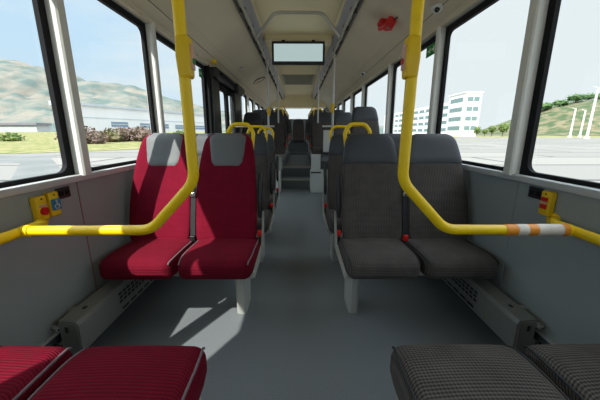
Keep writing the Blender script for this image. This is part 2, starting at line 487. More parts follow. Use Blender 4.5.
def make_backrest(parent, cx, cloth, head, style):
    b = MB(); b.loft([back_ring(cx, t) for t in TS])
    bk = b.build('backrest', cloth, parent, angle=60)
    if style == 'red':
        # pale vinyl headrest panel set into the red cloth
        def fn(i, j):
            t = .70 + .31 * j
            half = .105 + .035 * min(1, j * 2.2) if j < .92 else .14
            if j < .12: half = .085 + .02 * sqrt(j / .12)
            u = (i - .5) * 2; t = min(t, 1.0)
            y, z = spine(t); th = thick(t) / 2
            hw = min(half, wid(t) / 2 * .92)
            px = u * hw
            q = min(1, abs(px) / (wid(t) / 2)); front = (1 - q ** (1 / .42 * .62 / .62 * 2)) ** .31 if q < 1 else 0
            edge = max(abs(u) ** 8, (1 - j) ** 14)
            e = .006 * (1 - edge) - .004 * edge
            yy = y - th * max(.2, front) - e
            if j > .97: yy = y + .0; z += .005
            return Vector((cx + px, yy, z))
        MB().grid(fn, 16, 22).build('headrest_pad', head, bk, angle=60)
    else:
        T2 = [t for t in TS if t >= .74]
        b = MB(); b.loft([back_ring(cx, .725, grow=-.002)] + [back_ring(cx, .735, grow=.002)] + [back_ring(cx, t, grow=.005) for t in T2])
        b.build('headrest_pad', head, bk, angle=60)
    # moulded shell behind
    b = MB(); b.loft([back_ring(cx, t, grow=-.004, yo=.036, sw=.985) for t in TS if t <= .985])
    b.build('back_shell', M['shell'], parent, angle=60)
    return bk

def cush_deform(p):
    x, y, z = p
    zt = z
    if z > 0:
        q = z / .066
        zt = z + q * (.007 * (1 - (x / .215) ** 2) - .018 * max(0, (y + .05) / .275))
        if y < -.12: zt -= q * .020 * ((-.12 - y) / .105) ** 2
    if y < -.12 and z < 0: zt += -z / .066 * .010 * ((-.12 - y) / .105) ** 2
    if y < -.09: x *= 1 - .08 * ((-.09 - y) / .135) ** 2.2      # front corners rounded in plan
    return (x, y, zt)
def make_cushion(parent, cx, cloth, pipe):
    b = MB(); b.rbox((cx, .225, .396), (.2145, .225, .066), .045, 5, 0, cush_deform, mid=7)
    c = b.build('seat_cushion', cloth, parent, angle=60)
    for sx in (-1, 1):
        pts = []
        for k in range(13):
            y = -.198 + .39 * k / 12
            p = cush_deform((.2145 - .0115, y, .066 - .0125))
            zz = p[2]
            pts.append((cx + sx * p[0], .225 + y, .396 + zz + .001))
        y0 = pts[0]
        pts = [(y0[0], y0[1] - .010, y0[2] - .008)] + pts
        MB().tube(pts, .0042, 8).build('piping', pipe, c)
    return c

def make_seats(s, style, n=2, back=True, belts=True, handle=True):
    """s=-1: unit on the left of the aisle.  origin: floor, under the cushion fronts' aisle edge; y runs to the rear"""
    root = empty('double_seat' if n == 2 else 'single_seat', (0, 0, 0))
    cloth = M['red'] if style == 'red' else M['grey']
    cush = M['redside'] if style == 'red' else M['grey']
    head = M['head_light'] if style == 'red' else M['head_dark']
    pipe = M['pipe_l'] if style == 'red' else M['pipe_d']
    xs = [.465, .91][:n]
    for k, xc in enumerate(xs):
        make_cushion(root, s * xc, cush, pipe)
        if back: make_backrest(root, s * (xc + .02), cloth, head, style)
    xe = xs[-1] + .2
    b = MB().box(s * .27, s * (xe + .08 if n == 2 else xe), .14, .20, .295, .335, r=.008); 
    b.box(s * .27, s * (xe + .08 if n == 2 else xe), .34, .40, .295, .335, r=.008)
    b.box(s * .262, s * .29, .10, .44, .30, .34, r=.006)
    b.box(s * xe, s * (xe + .02), .10, .44, .30, .34, r=.006)
    b.build('seat_frame', M['frame'], root)
    # side bracket along the aisle cushion edge, rising behind it
    rg = []
    pr = [(.02, .352), (.02, .385), (.38, .405), (.44, .47), (.50, .60), (.525, .60), (.49, .44), (.46, .352)]
    b = MB(); V = [Vector((s * .236, y, z)) for y, z in pr]; W = [Vector((s * .247, y, z)) for y, z in pr]
    if back: b.loft([V, W]); b.build('side_bracket', M['frame'], root, smooth=False)
    # pedestal leg near the aisle
    lg = []
    for z, y0, y1, hx in ((0, .19, .36, .031), (.28, .17, .40, .031), (.31, .15, .42, .031)):
        lg.append([Vector(((.335 if s > 0 else -.36) + dx, y, z)) for dx, y in ((-hx, y0 + .012), (-hx + .012, y0), (hx - .012, y0), (hx, y0 + .012), (hx, y1), (-hx, y1))])
    b = MB().loft(lg); b.build('leg', M['frame'], root, smooth=False)
    if back:
        y, z = spine(.62)
        b = MB(); pts = []
        c = Vector((s * .262, 0, 0))
        # fold up armrest standing against the backrest
        pr = []
        for t in (.24, .28, .4, .52, .60, .64):
            yy, zz = spine(t); pr.append((yy, zz))
        rings = []
        for q, (yy, zz) in enumerate(pr):
            hw = .016 if 0 < q < 5 else .008; hd = .028 if 0 < q < 5 else .014
            rings.append([Vector((s * .256 + hw * cos(a), yy + .005 + hd * sin(a), zz)) for a in [2 * pi * k / 12 for k in range(12)]])
        MB().loft(rings).build('armrest', M['black'], root, angle=60)
        # red buckle on black stalk at the aisle side
        bu = MB().box(s * .245, s * .262, .375, .40, .40, .47, r=.005).build('buckle_stalk', M['black'], root)
        MB().box(s * .240, s * .268, .368, .402, .468, .505, r=.006).build('buckle', M['red_plastic'], bu)
        if handle:
            # hoop grab handle on the aisle-top corner of the back
            pts = fillet([(s * .50, .655, 1.06), (s * .495, .665, 1.165), (s * .455, .66, 1.21), (s * .345, .66, 1.21), (s * .312, .655, 1.15), (s * .33, .64, 1.0)], .05, 6)
            MB().tube(pts, .0145, 12).build('grab_handle', M['yellow'], root)
        if belts and n == 2:
            pts = []
            for t in (.82, .72, .6, .45, .3, .15, .06):
                yy, zz = spine(t); pts.append((s * (.70 + .004 * t), yy - thick(t) / 2 - .006, zz))
            rings = [[Vector(p) + Vector((dx, dy, 0)) for dx, dy in ((-.016, 0), (.016, 0), (.016, -.003), (-.016, -.003))] for p in pts]
            bl = MB().loft(rings).build('seat_belt', M['belt'], root, smooth=False)
            yy, zz = spine(.46); MB().box(s * .685, s * .72, yy - .062, yy - .050, zz - .012, zz + .016, r=.003).build('belt_tongue', M['steel'], bl)
            yy, zz = spine(.66); MB().box(s * .68, s * .722, yy - .056, yy - .044, zz - .02, zz + .02, r=.004).build('belt_guide', M['black'], bl)
            yy, zz = spine(.07); MB().box(s * .683, s * .717, yy - .062, yy - .036, zz - .01, zz + .028, r=.005).build('buckle', M['red_plastic'] if style == 'grey' else M['black'], root)
    return root

# first row, facing the viewer across the bay
red = make_seats(-1, 'red'); red.location = (-.012, 1.42, 0)
tag(red, 'dark red double seat with light grey headrests, left of the aisle', 'seat')
gr_r = make_seats(1, 'grey'); gr_r.location = (.022, 1.42, 0)
tag(gr_r, 'charcoal dotted double seat nearest the viewer, right of the aisle under the yellow bent pole', 'seat', 'charcoal double seats')
gr_l = make_seats(-1, 'grey'); gr_l.location = (0, 2.17, 0)
tag(gr_l, 'charcoal double seat directly behind the red seats on the left', 'seat', 'charcoal double seats')
def place(src, loc, label, rz=0):
    c = copy_tree(src); c.location = loc; c.rotation_euler.z = rz
    tag(c, label, 'seat', 'charcoal double seats'); return c
place(gr_l, (0, 2.92, 0), 'charcoal double seat two rows behind the red seats on the left')
place(gr_r, (0, 2.17, 0), 'charcoal double seat second on the right, its yellow hoop behind the first seat')
place(gr_l, (0, 5.36, .42), 'charcoal double seat on the raised floor left of the steps, behind the door')
place(gr_r, (0, 5.36, .42), 'charcoal double seat on the pale box right of the steps')
place(gr_l, (0, 6.32, .54), 'charcoal double seat at the top of the steps, left of the rear aisle')
place(gr_r, (0, 6.32, .54), 'charcoal double seat at the top of the steps, right of the rear aisle')
for k, nm in enumerate(('second', 'third', 'fourth')):
    y = 7.12 + .8 * k
    place(gr_l, (0, y, .54), 'charcoal double seat on the raised rear deck, %s row from the steps on the left' % nm)
    place(gr_r, (0, y, .54), 'charcoal double seat on the raised rear deck, %s row from the steps on the right' % nm)
# single tall-looking seat on the wheel arch by the right windows
sg = make_seats(1, 'grey', n=1, handle=False); 
tag(sg, 'charcoal single seat standing higher than its neighbours on the right wheel arch', 'seat')
sg.location = (.48, 3.66, .38)
# rear bench
rb = empty('rear_bench', (0, 0, 0))
for xc in (-.9, -.45, 0, .45, .9):
    make_cushion(rb, xc, M['grey'], M['pipe_d']); make_backrest(rb, xc, M['grey'], M['head_dark'], 'grey')
MB().box(-1.12, 1.12, .05, .6, 0, .36, r=.01).build('bench_base', M['shell'], rb)
rb.location = (0, 9.9, .5)
tag(rb, 'dark five-place rear bench under the rear window at the end of the aisle', 'bench')
# foreground cushions, facing away from the viewer
fr = make_seats(1, 'red', back=False); fr.location = (-.045, .815, .015); fr.rotation_euler.z = pi
tag(fr, 'dark red seat pair cut off by the bottom left corner, only cushions showing', 'seat')
fg = make_seats(-1, 'grey', back=False); fg.location = (.045, .815, .015); fg.rotation_euler.z = pi
tag(fg, 'charcoal dotted seat pair cut off by the bottom right corner, only cushions showing', 'seat')

# wheel arch box and the pale seat boxes by the steps
o = empty('wheel_arch_box', (.9, 4.3, 0))
MB().box(.60, 1.195, 3.62, 4.95, 0, .38, r=.03).build('box_body', M['shell'], o)
MB().box(.60, .612, 3.7, 4.9, .05, .33, r=.003).build('side_panel', M['wall'], o)
tag(o, 'grey wheel arch box along the right wall below the single raised seat', 'wheel arch box')
for s in (-1, 1):
    o = empty('seat_box', (s * .7, 5.4, 0))
    MB().box(s * (.24 if s > 0 else .36), s * (1.19 if s > 0 else 1.14), 5.44, 5.84, 0, .418, r=.008).build('box_body', M['white'], o)
    if s > 0:
        MB().box(s * .24, s * .42, 5.335, 5.359, .425, .76, r=.006).build('front_panel', M['white'], o)
        MB().box(s * .238, s * .43, 5.328, 5.35, .40, .425, r=.003).build('dark_band', M['black'], o)
    tag(o, 'pale box beside the steps carrying a raised double seat, %s of the aisle' % ('left' if s < 0 else 'right'), 'seat box')

# ------------------------------------------------------------------ yellow bent handrails
PY = 1.086
def handrail(s):
    o = empty('handrail', (s * .41, PY, .0))
    R = .0205
    pts = fillet([(s * .412, PY, 2.395), (s * .408, PY, .965), (s * .60, PY, .765), (s * 1.125, PY, .762)], .11, 8)
    MB().tube(pts, R, 20).build('bent_pole', M['yellow'], o, angle=60)
    pts = fillet([(s * 1.2, -.32, .75), (s * 1.13, -.30, .75), (s * 1.13, 1.17, .76), (s * 1.2, 1.25, .752)], .05, 6)
    MB().tube(pts, R, 18).build('wall_rail', M['yellow'], o, angle=60)
    MB().tube([(s * 1.09, PY, .762), (s * 1.118, PY, .762)], .0245, 18).build('tee_clamp', M['yellow'], o)
    disc(MB(), (s * 1.2, 1.25, .752), (-s, 0, 0), .034, .008).build('flange', M['yellow'], o)
    disc(MB(), (s * 1.2, -.32, .75), (-s, 0, 0), .034, .008).build('flange', M['yellow'], o)
    disc(MB(), (s * .412, PY, 2.42), (0, 0, -1), .04, .012).build('flange', M['yellow'], o)
    if s > 0:
        for xa, xb, mname, rr in ((.845, .891, 'tape_o', .0235), (.891, .934, 'tape_w', .0242), (.934, .973, 'tape_o', .0238), (.973, 1.075, 'tape_w', .0245), (1.075, 1.10, 'tape_o', .0255)):
            t = MB().tube([(xa, PY, .763), (xb, PY, .763)], rr, 18).build('tape_wrap', M[mname], o)
            t['label'] = 'orange tape band' if mname == 'tape_o' else 'white tape band'
    return o
tag(handrail(-1), 'yellow bent handrail running to the left wall above the red seats', 'handrail')
tag(handrail(1), 'yellow bent handrail with white and orange tape running to the right wall', 'handrail')

def pole_button(s, px, py, z, label, yaw=0, big=1.0):
    o = empty('stop_button', (px, py, z))
    def df(p):
        k = 1 - .35 * max(0, abs(p.z) / .068 - .55)
        return (p.x * k, p.y * k, p.z)
    b = MB(); b.rbox((px - s * .010, py, z), (.026, .027, .070), .010, 3, 0, df)
    b.build('housing', M['ybox'], o)
    MB().box(px - s * .0355, px - s * .039, py - .017, py + .017, z - .04, z + .042, r=.002).build('face_plate', mat_pink, o)
    disc(MB(), (px - s * .039, py, z - .012), (-s, 0, 0), .010, .004, 16).build('button', M['red_plastic'] if s > 0 else M['green'], o)
    tag(o, label, 'stop button'); return o
mat_pink = mat('pale_face_plate', srgb(214, 168, 150), .5)
pole_button(-1, -.412, PY, 1.41, 'yellow push-button box high on the left bent pole')
pole_button(1, .412, PY, 1.41, 'yellow push-button box high on the right bent pole')

# wall buttons and charging sockets
def wall_button(s, y, z, kind, label):
    o = empty('stop_button', (s * 1.2, y, z))
    MB().box(s * 1.2, s * 1.168, y - .027, y + .027, z - .058, z + .058, r=.007).build('housing', M['ybox'], o)
    xf = s * 1.168
    if kind == 'red':
        disc(MB(), (xf, y, z - .012), (-s, 0, 0), .018, .010, 20).build('button', M['red_plastic'], o)
        MB().box(xf, xf - s * .003, y - .02, y + .02, z + .008, z + .018).build('label_strip', mat_pink, o)
    elif kind == 'two':
        MB().box(xf, xf - s * .008, y - .018, y + .016, z + .010, z + .030, r=.003).build('button', M['red_plastic'], o)
        MB().box(xf, xf - s * .008, y - .018, y + .016, z - .026, z - .004, r=.003).build('button', M['red_plastic'], o)
        MB().box(xf, xf - s * .003, y - .016, y + .014, z - .002, z + .008).build('label_strip', mat_pink, o)
    else:
        p = MB().box(xf, xf - s * .005, y - .025, y + .025, z - .028, z + .026, r=.002).build('label_plate', M['blue'], o)
        b = MB(); xx = xf - s * .0075     # wheelchair sign: head, back, seat, leg, wheel
        disc(b, (xx + s * .002, y, z + .017), (-s, 0, 0), .0045, .003, 12)
        b.box(xx + s * .002, xx - s * .001, y - .003, y + .003, z - .004, z + .011)
        b.box(xx + s * .002, xx - s * .001, y - .003, y + .012, z - .006, z - .001)
        b.box(xx + s * .002, xx - s * .001, y + .009, y + .013, z - .018, z - .004)
        rr = [(xx, y - .002 + .011 * cos(a), z - .010 + .011 * sin(a)) for a in [pi * .7 + 1.35 * pi * k / 12 for k in range(13)]]
        b.tube(rr, .0018, 6)
        b.build('wheelchair_sign', M['white'], p, smooth=False)
    disc(MB(), (xf, y, z + .045), (-s, 0, 0), .004, .002, 10).build('screw', M['black'], o)
    tag(o, label, 'stop button')
wall_button(-1, 1.243, .813, 'red', 'yellow stop box with a round red button on the left wall')
wall_button(-1, 1.312, .818, 'blue', 'yellow call box with a blue wheelchair plate on the left wall')
wall_button(1, 1.285, .825, 'two', 'yellow stop box with two red buttons on the right wall')
def socket(s, y, z, label):
    o = empty('charging_socket', (s * 1.2, y, z))
    MB().box(s * 1.2, s * 1.19, y - .042, y + .042, z - .028, z + .028, r=.004).build('face_plate', M['black'], o)
    for d in (-.018, .018):
        MB().box(s * 1.19, s * 1.186, y + d - .012, y + d + .012, z - .012, z + .012, r=.002).build('socket_flap', M['rubber'], o)
    tag(o, label, 'socket')
socket(-1, 1.397, .855, 'black charging socket beside the yellow boxes on the left wall')
socket(1, 1.372, .857, 'black charging socket beside the yellow box on the right wall')

# ------------------------------------------------------------------ floor heaters
def heater(s, label):
    ya, yb = 1.165, 2.85
    o = empty('floor_heater', (s * 1.1, ya, .05))
    b = MB(); b.prism([(s * 1.142, .10), (s * 1.06, .10), (s * 1.052, .11), (s * 1.05, .255), (s * 1.062, .275), (s * 1.142, .282)], ya, yb)
    cs = b.build('casing', M['heater'], o, smooth=False)
    b = MB(); b.prism([(s * 1.140, .115), (s * 1.065, .115), (s * 1.06, .25), (s * 1.068, .266), (s * 1.140, .272)], ya - .004, ya)
    b.build('end_cap', M['heater'], o, smooth=False)
    MB().box(s * 1.10, s * 1.115, ya - .006, ya - .003, .22, .25, r=.001).build('catch', M['slot'], cs)
    # punched grille panel: rows of dark slots
    g = MB()
    for k in range(34):
        y = ya + .30 + k * .040
        for j in range(3):
            z = .175 + j * .025
            xx = s * 1.0500
            g.box(xx, xx - s * .0015, y + (j % 2) * .006, y + .028 + (j % 2) * .006, z, z + .015)
    gp = g.build('grille', M['slot'], o, smooth=False)
    g = MB()
    for k in range(17):
        y = ya + .32 + k * .08
        g.box(s * 1.052, s * 1.0485, y, y + .06, .125, .137)
    g.build('lower_slots', M['slot'], o, smooth=False)
    for y in (ya + .10, ya + .9): 
        MB().box(s * 1.09, s * 1.105, y, y + .02, .278, .282).build('top_latch', M['slot'], o)
    for z in (.14, .23): 
        MB().tube([(s * 1.14, ya + .02, z), (s * 1.205, ya + .02, z)], .011, 10).build('pipe_stub', M['steel'], o)
        disc(MB(), (s * 1.16, ya + .02, z), (s, 0, 0), .017, .012, 8).build('pipe_nut', M['steel'], o)
    for y in (ya + .12, yb - .15):
        MB().box(s * 1.14, s * 1.2, y, y + .03, .12, .26, r=.003).build('wall_bracket', M['frame'], o)
    # feed pipe along the wall towards the front
    pp = MB().tube([(s * 1.195, ya + .03, .14), (s * 1.18, -.3, .14)], .008, 8)
    pp.build('feed_pipe', M['rubber'], o)
    tag(o, label, 'heater')
heater(-1, 'long grey metal floor heater running under the red seats along the left wall')
heater(1, 'long grey metal floor heater running under the charcoal seats along the right wall')

# ------------------------------------------------------------------ ceiling fittings
for s, nm in ((-1, 'left'), (1, 'right')):
    o = empty('ceiling_rail', (s * .56, 3, 2.27))
    MB().tube([(s * .515, -1.8, 2.282), (s * .515, 10.4, 2.282)], .015, 12).build('rail_tube', M['rail'], o)
    MB().box(s * .565, s * .59, -1.8, 10.4, 2.300, 2.324, r=.004).build('rail_track', M['bracket'], o)
    for k in range(20):
        y = 1.2 + .47 * k
        MB().box(s * .508, s * .57, y - .015, y + .015, 2.276, 2.335, r=.004).build('rail_bracket', M['bracket'], o)
    tag(o, 'long grey grab rail under the ceiling on the %s, running to the rear' % nm, 'grab rail')
o = empty('grab_hoop', (0, 3.3, 2.27))
pts = fillet([(-.515, 3.80, 2.285), (-.235, 3.10, 2.30), (.235, 3.10, 2.30), (.515, 3.80, 2.285)], .14, 8)
MB().tube(pts, .016, 14).build('hoop_tube', M['rail'], o, angle=60)
for s in (-1, 1): MB().tube([(s * .515, 3.755, 2.282), (s * .515, 3.845, 2.282)], .022, 14).build('hoop_clamp', M['rail'], o)
tag(o, 'grey bowed crossbar joining the two ceiling rails ahead of the display', 'grab rail')

# display
o = empty('monitor', (0, 4.08, 2.2))
MB().box(-.35, .35, 4.05, 4.11, 2.04, 2.32, r=.008).build('monitor_frame', M['black'], o)
MB().box(-.322, .322, 4.045, 4.0505, 2.077, 2.288, r=.002).build('screen', M['screen'], o)
for x in (-.2, .2): MB().box(x - .02, x + .02, 4.105, 4.16, 2.20, 2.352, r=.003).build('bracket', M['rubber'], o)
tag(o, 'wide black-framed display with a pale lit screen hanging from the ceiling', 'monitor')

# return-air grille
o = empty('ceiling_vent', (0, 7.4, 2.41))
b = MB(); b.loft([[Vector((x, y, z)) for x, y in ((-a, c), (a, c), (a, d), (-a, d))] for a, c, d, z in ((.37, 6.75, 8.0, 2.42), (.37, 6.75, 8.0, 2.405), (.33, 6.8, 7.95, 2.405), (.33, 6.8, 7.95, 2.42))], closed=True)
b.build('vent_frame', M['vent'], o, smooth=False)
b = MB()
for k in range(9):
    y = 6.86 + k * .122
    b.box(-.33, .33, y, y + .05, 2.404, 2.414)
b.build('slats', M['vent'], o, smooth=False)
MB().box(-.33, .33, 6.8, 7.95, 2.415, 2.4195).build('backing', M['dark'], o)
tag(o, 'rectangular slatted vent in the ceiling behind the display', 'vent')

# stanchions by the rear steps
def ceil_z(x):
    x = abs(x)
    return 2.42 if x < .45 else (2.36 if x < .5 else 2.33)
def stanchion(x, y, z0, label, ztop=None):
    o = empty('stanchion', (x, y, z0))
    MB().tube([(x, y, z0), (x, y, ztop or ceil_z(x))], .017, 14).build('pole', M['white'], o)
    disc(MB(), (x, y, z0), (0, 0, 1), .035, .01).build('foot_flange', M['steel'], o)
    tag(o, label, 'pole')
stanchion(-.53, 5.15, 0, 'white upright pole by the door with a yellow button, left of the aisle')
stanchion(.53, 4.5, 0, 'white upright pole with a yellow button, right of the aisle')
stanchion(-.405, 5.9, .2, 'white upright pole at the left front corner of the rear steps')
stanchion(.395, 5.9, .2, 'white upright pole at the right front corner of the rear steps')
pole_button(1, .53, 4.5, 1.52, 'small yellow button box on the white pole right of the aisle')
pole_button(-1, -.53, 5.15, 1.52, 'small yellow button box on the white pole by the door')
# partition rails with a pale panel ahead of the raised seats
for s, nm in ((-1, 'left'), (1, 'right')):
    o = empty('partition_rail', (s * .8, 5.3, 1.2))
    MB().tube([(s * .44, 5.31, 1.27), (s * 1.17, 5.31, 1.27)], .016, 12).build('rail_tube', M['white'], o)
    MB().box(s * .46, s * .62, 5.30, 5.318, .80, 1.20, r=.006).build('panel', M['white'], o)
    MB().tube([(s * .62, 5.31, .79), (s * .62, 5.31, 1.27)], .012, 10).build('post', M['white'], o)
    tag(o, 'white rail with a small pale panel ahead of the raised seat, %s of the aisle' % nm, 'partition rail')

# security cameras, lamp, speaker, emergency fitting
def dome(x, y, z, label):
    o = empty('security_camera', (x, y, z))
    R = .05
    rings = [[Vector((x + R * cos(t) * cos(a) * 1.0, y + R * cos(t) * sin(a) * 1.3, z - R * .8 * sin(t))) for a in [2 * pi * k / 20 for k in range(20)]] for t in [.0, .3, .6, .9, 1.2, 1.45]]
    MB().loft(rings).build('housing', M['white'], o, angle=60)
    b = MB(); c = Vector((x - .02, y - .03, z - .032)); r = .02
    b.loft([[c + Vector((r * cos(t) * cos(a), r * cos(t) * sin(a), r * sin(t))) for a in [2 * pi * k / 12 for k in range(12)]] for t in (-1.5, -1.0, -.5, 0, .5, 1.0, 1.5)])
    b.build('lens', M['lens'], o, angle=70)
    tag(o, label, 'camera')
dome(1.07, 2.42, 2.09, 'white camera dome with a black lens above the right windows, nearest')
dome(1.05, 4.85, 2.10, 'white camera dome with a black lens above the right windows, farther back')
def duct_z(x): return 2.300 - (x - .70) * .5
o = empty('speaker', (-.84, 6.35, 2.23))
nrm = Vector((.42, 0, -.9)).normalized(); u = Vector((0, 1, 0)); w = nrm.cross(u)
c = Vector((-.84, 6.35, 2.232))
b = MB(); b.tube([c + (u * cos(a) + w * sin(a)) * .135 for a in [2 * pi * k / 28 for k in range(28)]], .013, 8, closed=True); b.build('rim', M['bracket'], o, angle=60)
disc(MB(), c, nrm, .125, .004, 28).build('grille', M['duct'], o)
tag(o, 'round speaker with a dark rim in the left ceiling duct', 'speaker')
o = empty('ceiling_lamp', (-.93, 4.9, 2.19))
c = Vector((-.93, 4.95, 2.185)); disc(MB(), c, nrm, .035, .012, 20).build('lamp_ring', M['white'], o)
tag(o, 'tiny round white fitting in the left ceiling duct above the door', 'lamp')
o = empty('warning_lamp', (-1.1, 3.95, 2.04))
b = MB(); b.rbox((-1.095, 3.95, 2.052), (.028, .05, .026), .014, 3); b.build('lamp_cover', M['ybox'], o)
tag(o, 'small yellow lamp cap at the top corner of the door', 'lamp')
o = empty('emergency_valve', (.875, 3.07, 2.2))
c = Vector((.875, 3.07, 2.222)); n2 = Vector((-.5, 0, -.866))
def V(a, bb, cc): return c + Vector((0, 1, 0)) * a + Vector((.866, 0, -.5)) * bb + n2 * cc
disc(MB(), V(.05, -.005, 0), n2, .066, .05, 20).build('base', M['red_plastic'], o)
disc(MB(), V(-.075, .03, .0), n2, .046, .085, 18).build('knob', M['red_plastic'], o)
MB().tube([V(.11, -.02, .05), V(-.10, .035, .06)], .026, 10).build('lever', M['red_plastic'], o)
disc(MB(), V(-.08, .03, .085), n2, .014, .004, 12).build('pin', M['steel'], o)
MB().tube([V(-.10, .045, .02), V(-.17, .05, .012)], .007, 8).build('cord', M['black'], o)
tag(o, 'small red emergency fitting on the right ceiling duct', 'emergency valve')
# green stickers on the glass
def sticker(s, y, z, hy, hz, label):
    o = empty('exit_sticker', (s * wx(z, .002), y, z))
    def X(zz, k): return s * wx(zz, .001 + k)
    b = MB(); b.loft([[Vector((X(zz, k), yy, zz)) for yy, zz in ((y - hy, z - hz), (y + hy, z - hz), (y + hy, z + hz), (y - hy, z + hz))] for k in (0, .001)])
    b.build('sticker_sheet', M['green'], o, smooth=False)
    b = MB()
    def q(y0, y1, z0, z1):
        b.loft([[Vector((X(zz, k), yy, zz)) for yy, zz in ((y + y0, z + z0), (y + y1, z + z0), (y + y1, z + z1), (y + y0, z + z1))] for k in (.001, .002)])
    q(-.7 * hy, -.5 * hy, -.5 * hz, .5 * hz); q(-.5 * hy, -.1 * hy, -.1 * hz, .15 * hz)
    q(.1 * hy, .7 * hy, -.15 * hz, .15 * hz); q(.1 * hy, .3 * hy, -.45 * hz, .45 * hz)
    b.build('print', M['greenicon'], o, smooth=False)
    tag(o, label, 'sticker')
sticker(1, 2.80, 1.885, .095, .048, 'green exit sticker in the top corner of a right window')
sticker(-1, 3.74, 1.87, .06, .05, 'green exit sticker at the top of the left window before the door')

# ------------------------------------------------------------------ outside
GZ = -.35
b = MB(); b.box(-900, 900, -300, 1500, GZ - .3, GZ); struct(b.build('ground', M['yard'], smooth=False))
b = MB(); pl = [(-70, 14.0), (-14.2, 14.4), (-9.4, 9.1), (-4.4, 4.0), (-4.6, 6.2), (-9.2, 11.0), (-16.9, 19.2), (-70, 18.2)]
b.add([(x, y, GZ + .012) for x, y in pl] + [(x, y, GZ - .01) for x, y in pl], [(0, 1, 6, 7), (1, 2, 5, 6), (2, 3, 4, 5)] + [(i, (i + 1) % 8, 8 + (i + 1) % 8, 8 + i) for i in range(8)])
struct(b.build('ground_lane', M['lane'], smooth=False))
# lawn on the left beyond the road
def lawn_z(y): return GZ + .02 + 1.75 * max(0, min(1, (y - 42) / 50)) ** 1.2
def lfn(i, j):
    y = 18.5 + 73.5 * j
    xr = -21 + 5.5 * min(1, j / .06) + 4.5 * min(1, max(0, (j - .06) / .2))
    x = -130 + (xr + 130) * i
    return Vector((x, y + 2.5 * i * (1 - j), lawn_z(y)))
b = MB(); b.grid(lfn, 24, 24)
tag(b.build('lawn', M['grass'], smooth=False), 'dry yellow-green lawn outside the left windows', 'lawn', kind='stuff')
b = MB(); pl = [(40, 96), (330, 80), (330, 128), (38, 132)]
b.add([(x, y, GZ + .03) for x, y in pl] + [(x, y, GZ - .01) for x, y in pl], [(0, 1, 2, 3)] + [(i, (i + 1) % 4, 4 + (i + 1) % 4, 4 + i) for i in range(4)])
tag(b.build('grass_verge', M['grass2'], smooth=False), 'strip of grass at the far edge of the concrete yard on the right', 'grass', kind='stuff')

def leafmass(c, rx, ry, rz, n, size, rnd):
    b = MB()
    for _ in range(n):
        while True:
            p = Vector((rnd.uniform(-1, 1), rnd.uniform(-1, 1), rnd.uniform(-1, 1)))
            if .35 < p.length < 1: break
        q = Vector(c) + Vector((p.x * rx, p.y * ry, p.z * rz)) * (1 + .15 * noise.noise(p * 2.3))
        a = Vector((rnd.uniform(-1, 1), rnd.uniform(-1, 1), rnd.uniform(-1, 1))).normalized(); d = a.orthogonal().normalized()
        s_ = size * rnd.uniform(.6, 1.3)
        b.add([q - a * s_, q + d * s_ * .6, q + a * s_, q - d * s_ * .6], [(0, 1, 2, 3)])
    return b
def blob(c, rx, ry, rz, seed):
    b = MB(); n, m = 18, 10; rings = []
    for j in range(1, m):
        t = -pi / 2 + pi * j / m; R = []
        for k in range(n):
            a = 2 * pi * k / n; d = Vector((cos(t) * cos(a), cos(t) * sin(a), sin(t)))
            f = .82 + .35 * noise.noise(d * 1.9 + Vector((seed * 3.1, 0, 0)))
            R.append(Vector(c) + Vector((d.x * rx, d.y * ry, d.z * rz)) * f)
        rings.append(R)
    b.loft(rings); return b
rnd = random.Random(3)
def bush(x, y, w, h, m, label, group):
    o = empty('bush', (x, y, GZ))
    core = blob((x, y, GZ + h * .42), w * .46, w * .42, h * .52, rnd.random() * 9)
    lf = leafmass((x, y, GZ + h * .45), w * .52, w * .48, h * .58, 420, h * .09, rnd)
    core.add(lf.v, lf.f); core.build('foliage', m, o, smooth=False, recalc=False)
    for k in range(3):
        a = rnd.uniform(0, 6.28); MB().tube([(x + .1 * cos(a), y + .1 * sin(a), GZ), (x + w * .2 * cos(a), y + w * .2 * sin(a), GZ + h * .6)], [.05, .02], 6).build('stem', M['trunk'], o)
    tag(o, label, 'bush', group)
def at(px, py_base, z=GZ):
    zc = 287.9 * (1.15 - z) / (py_base - 133)
    Y = (zc - (1.15 - z) * .2328) / .9725
    return ((px - 298.5) / 280 * zc, Y)
for px, pb, w, h, m, lb in ((14, 142, 3.4, 1.6, 'leaf2', 'low green bush on the lawn seen through the nearest left window'),
                            (82, 144, 5.2, 2.5, 'leaf1', 'widest brownish bush, behind the nearest left window pillar'),
                            (98, 144, 2.8, 1.8, 'leaf1', 'small low brownish bush beside the widest one on the lawn'),
                            (113, 142.5, 3.4, 2.2, 'leaf4', 'olive green bush in the middle of the lawn bush row'),
                            (127, 142, 3.6, 2.5, 'leaf1', 'brown bush right of the olive green one in the lawn bush row'),
                            (143, 142, 4.0, 2.6, 'leaf1', 'brown bush at the right end of the row, beside the red seat top'),
                            (182, 140, 3.4, 2.2, 'leaf2', 'green bush seen past the left yellow pole')):
    x, y = at(px, pb); bush(x, y, w, h, M[m], lb, 'bushes on the lawn')

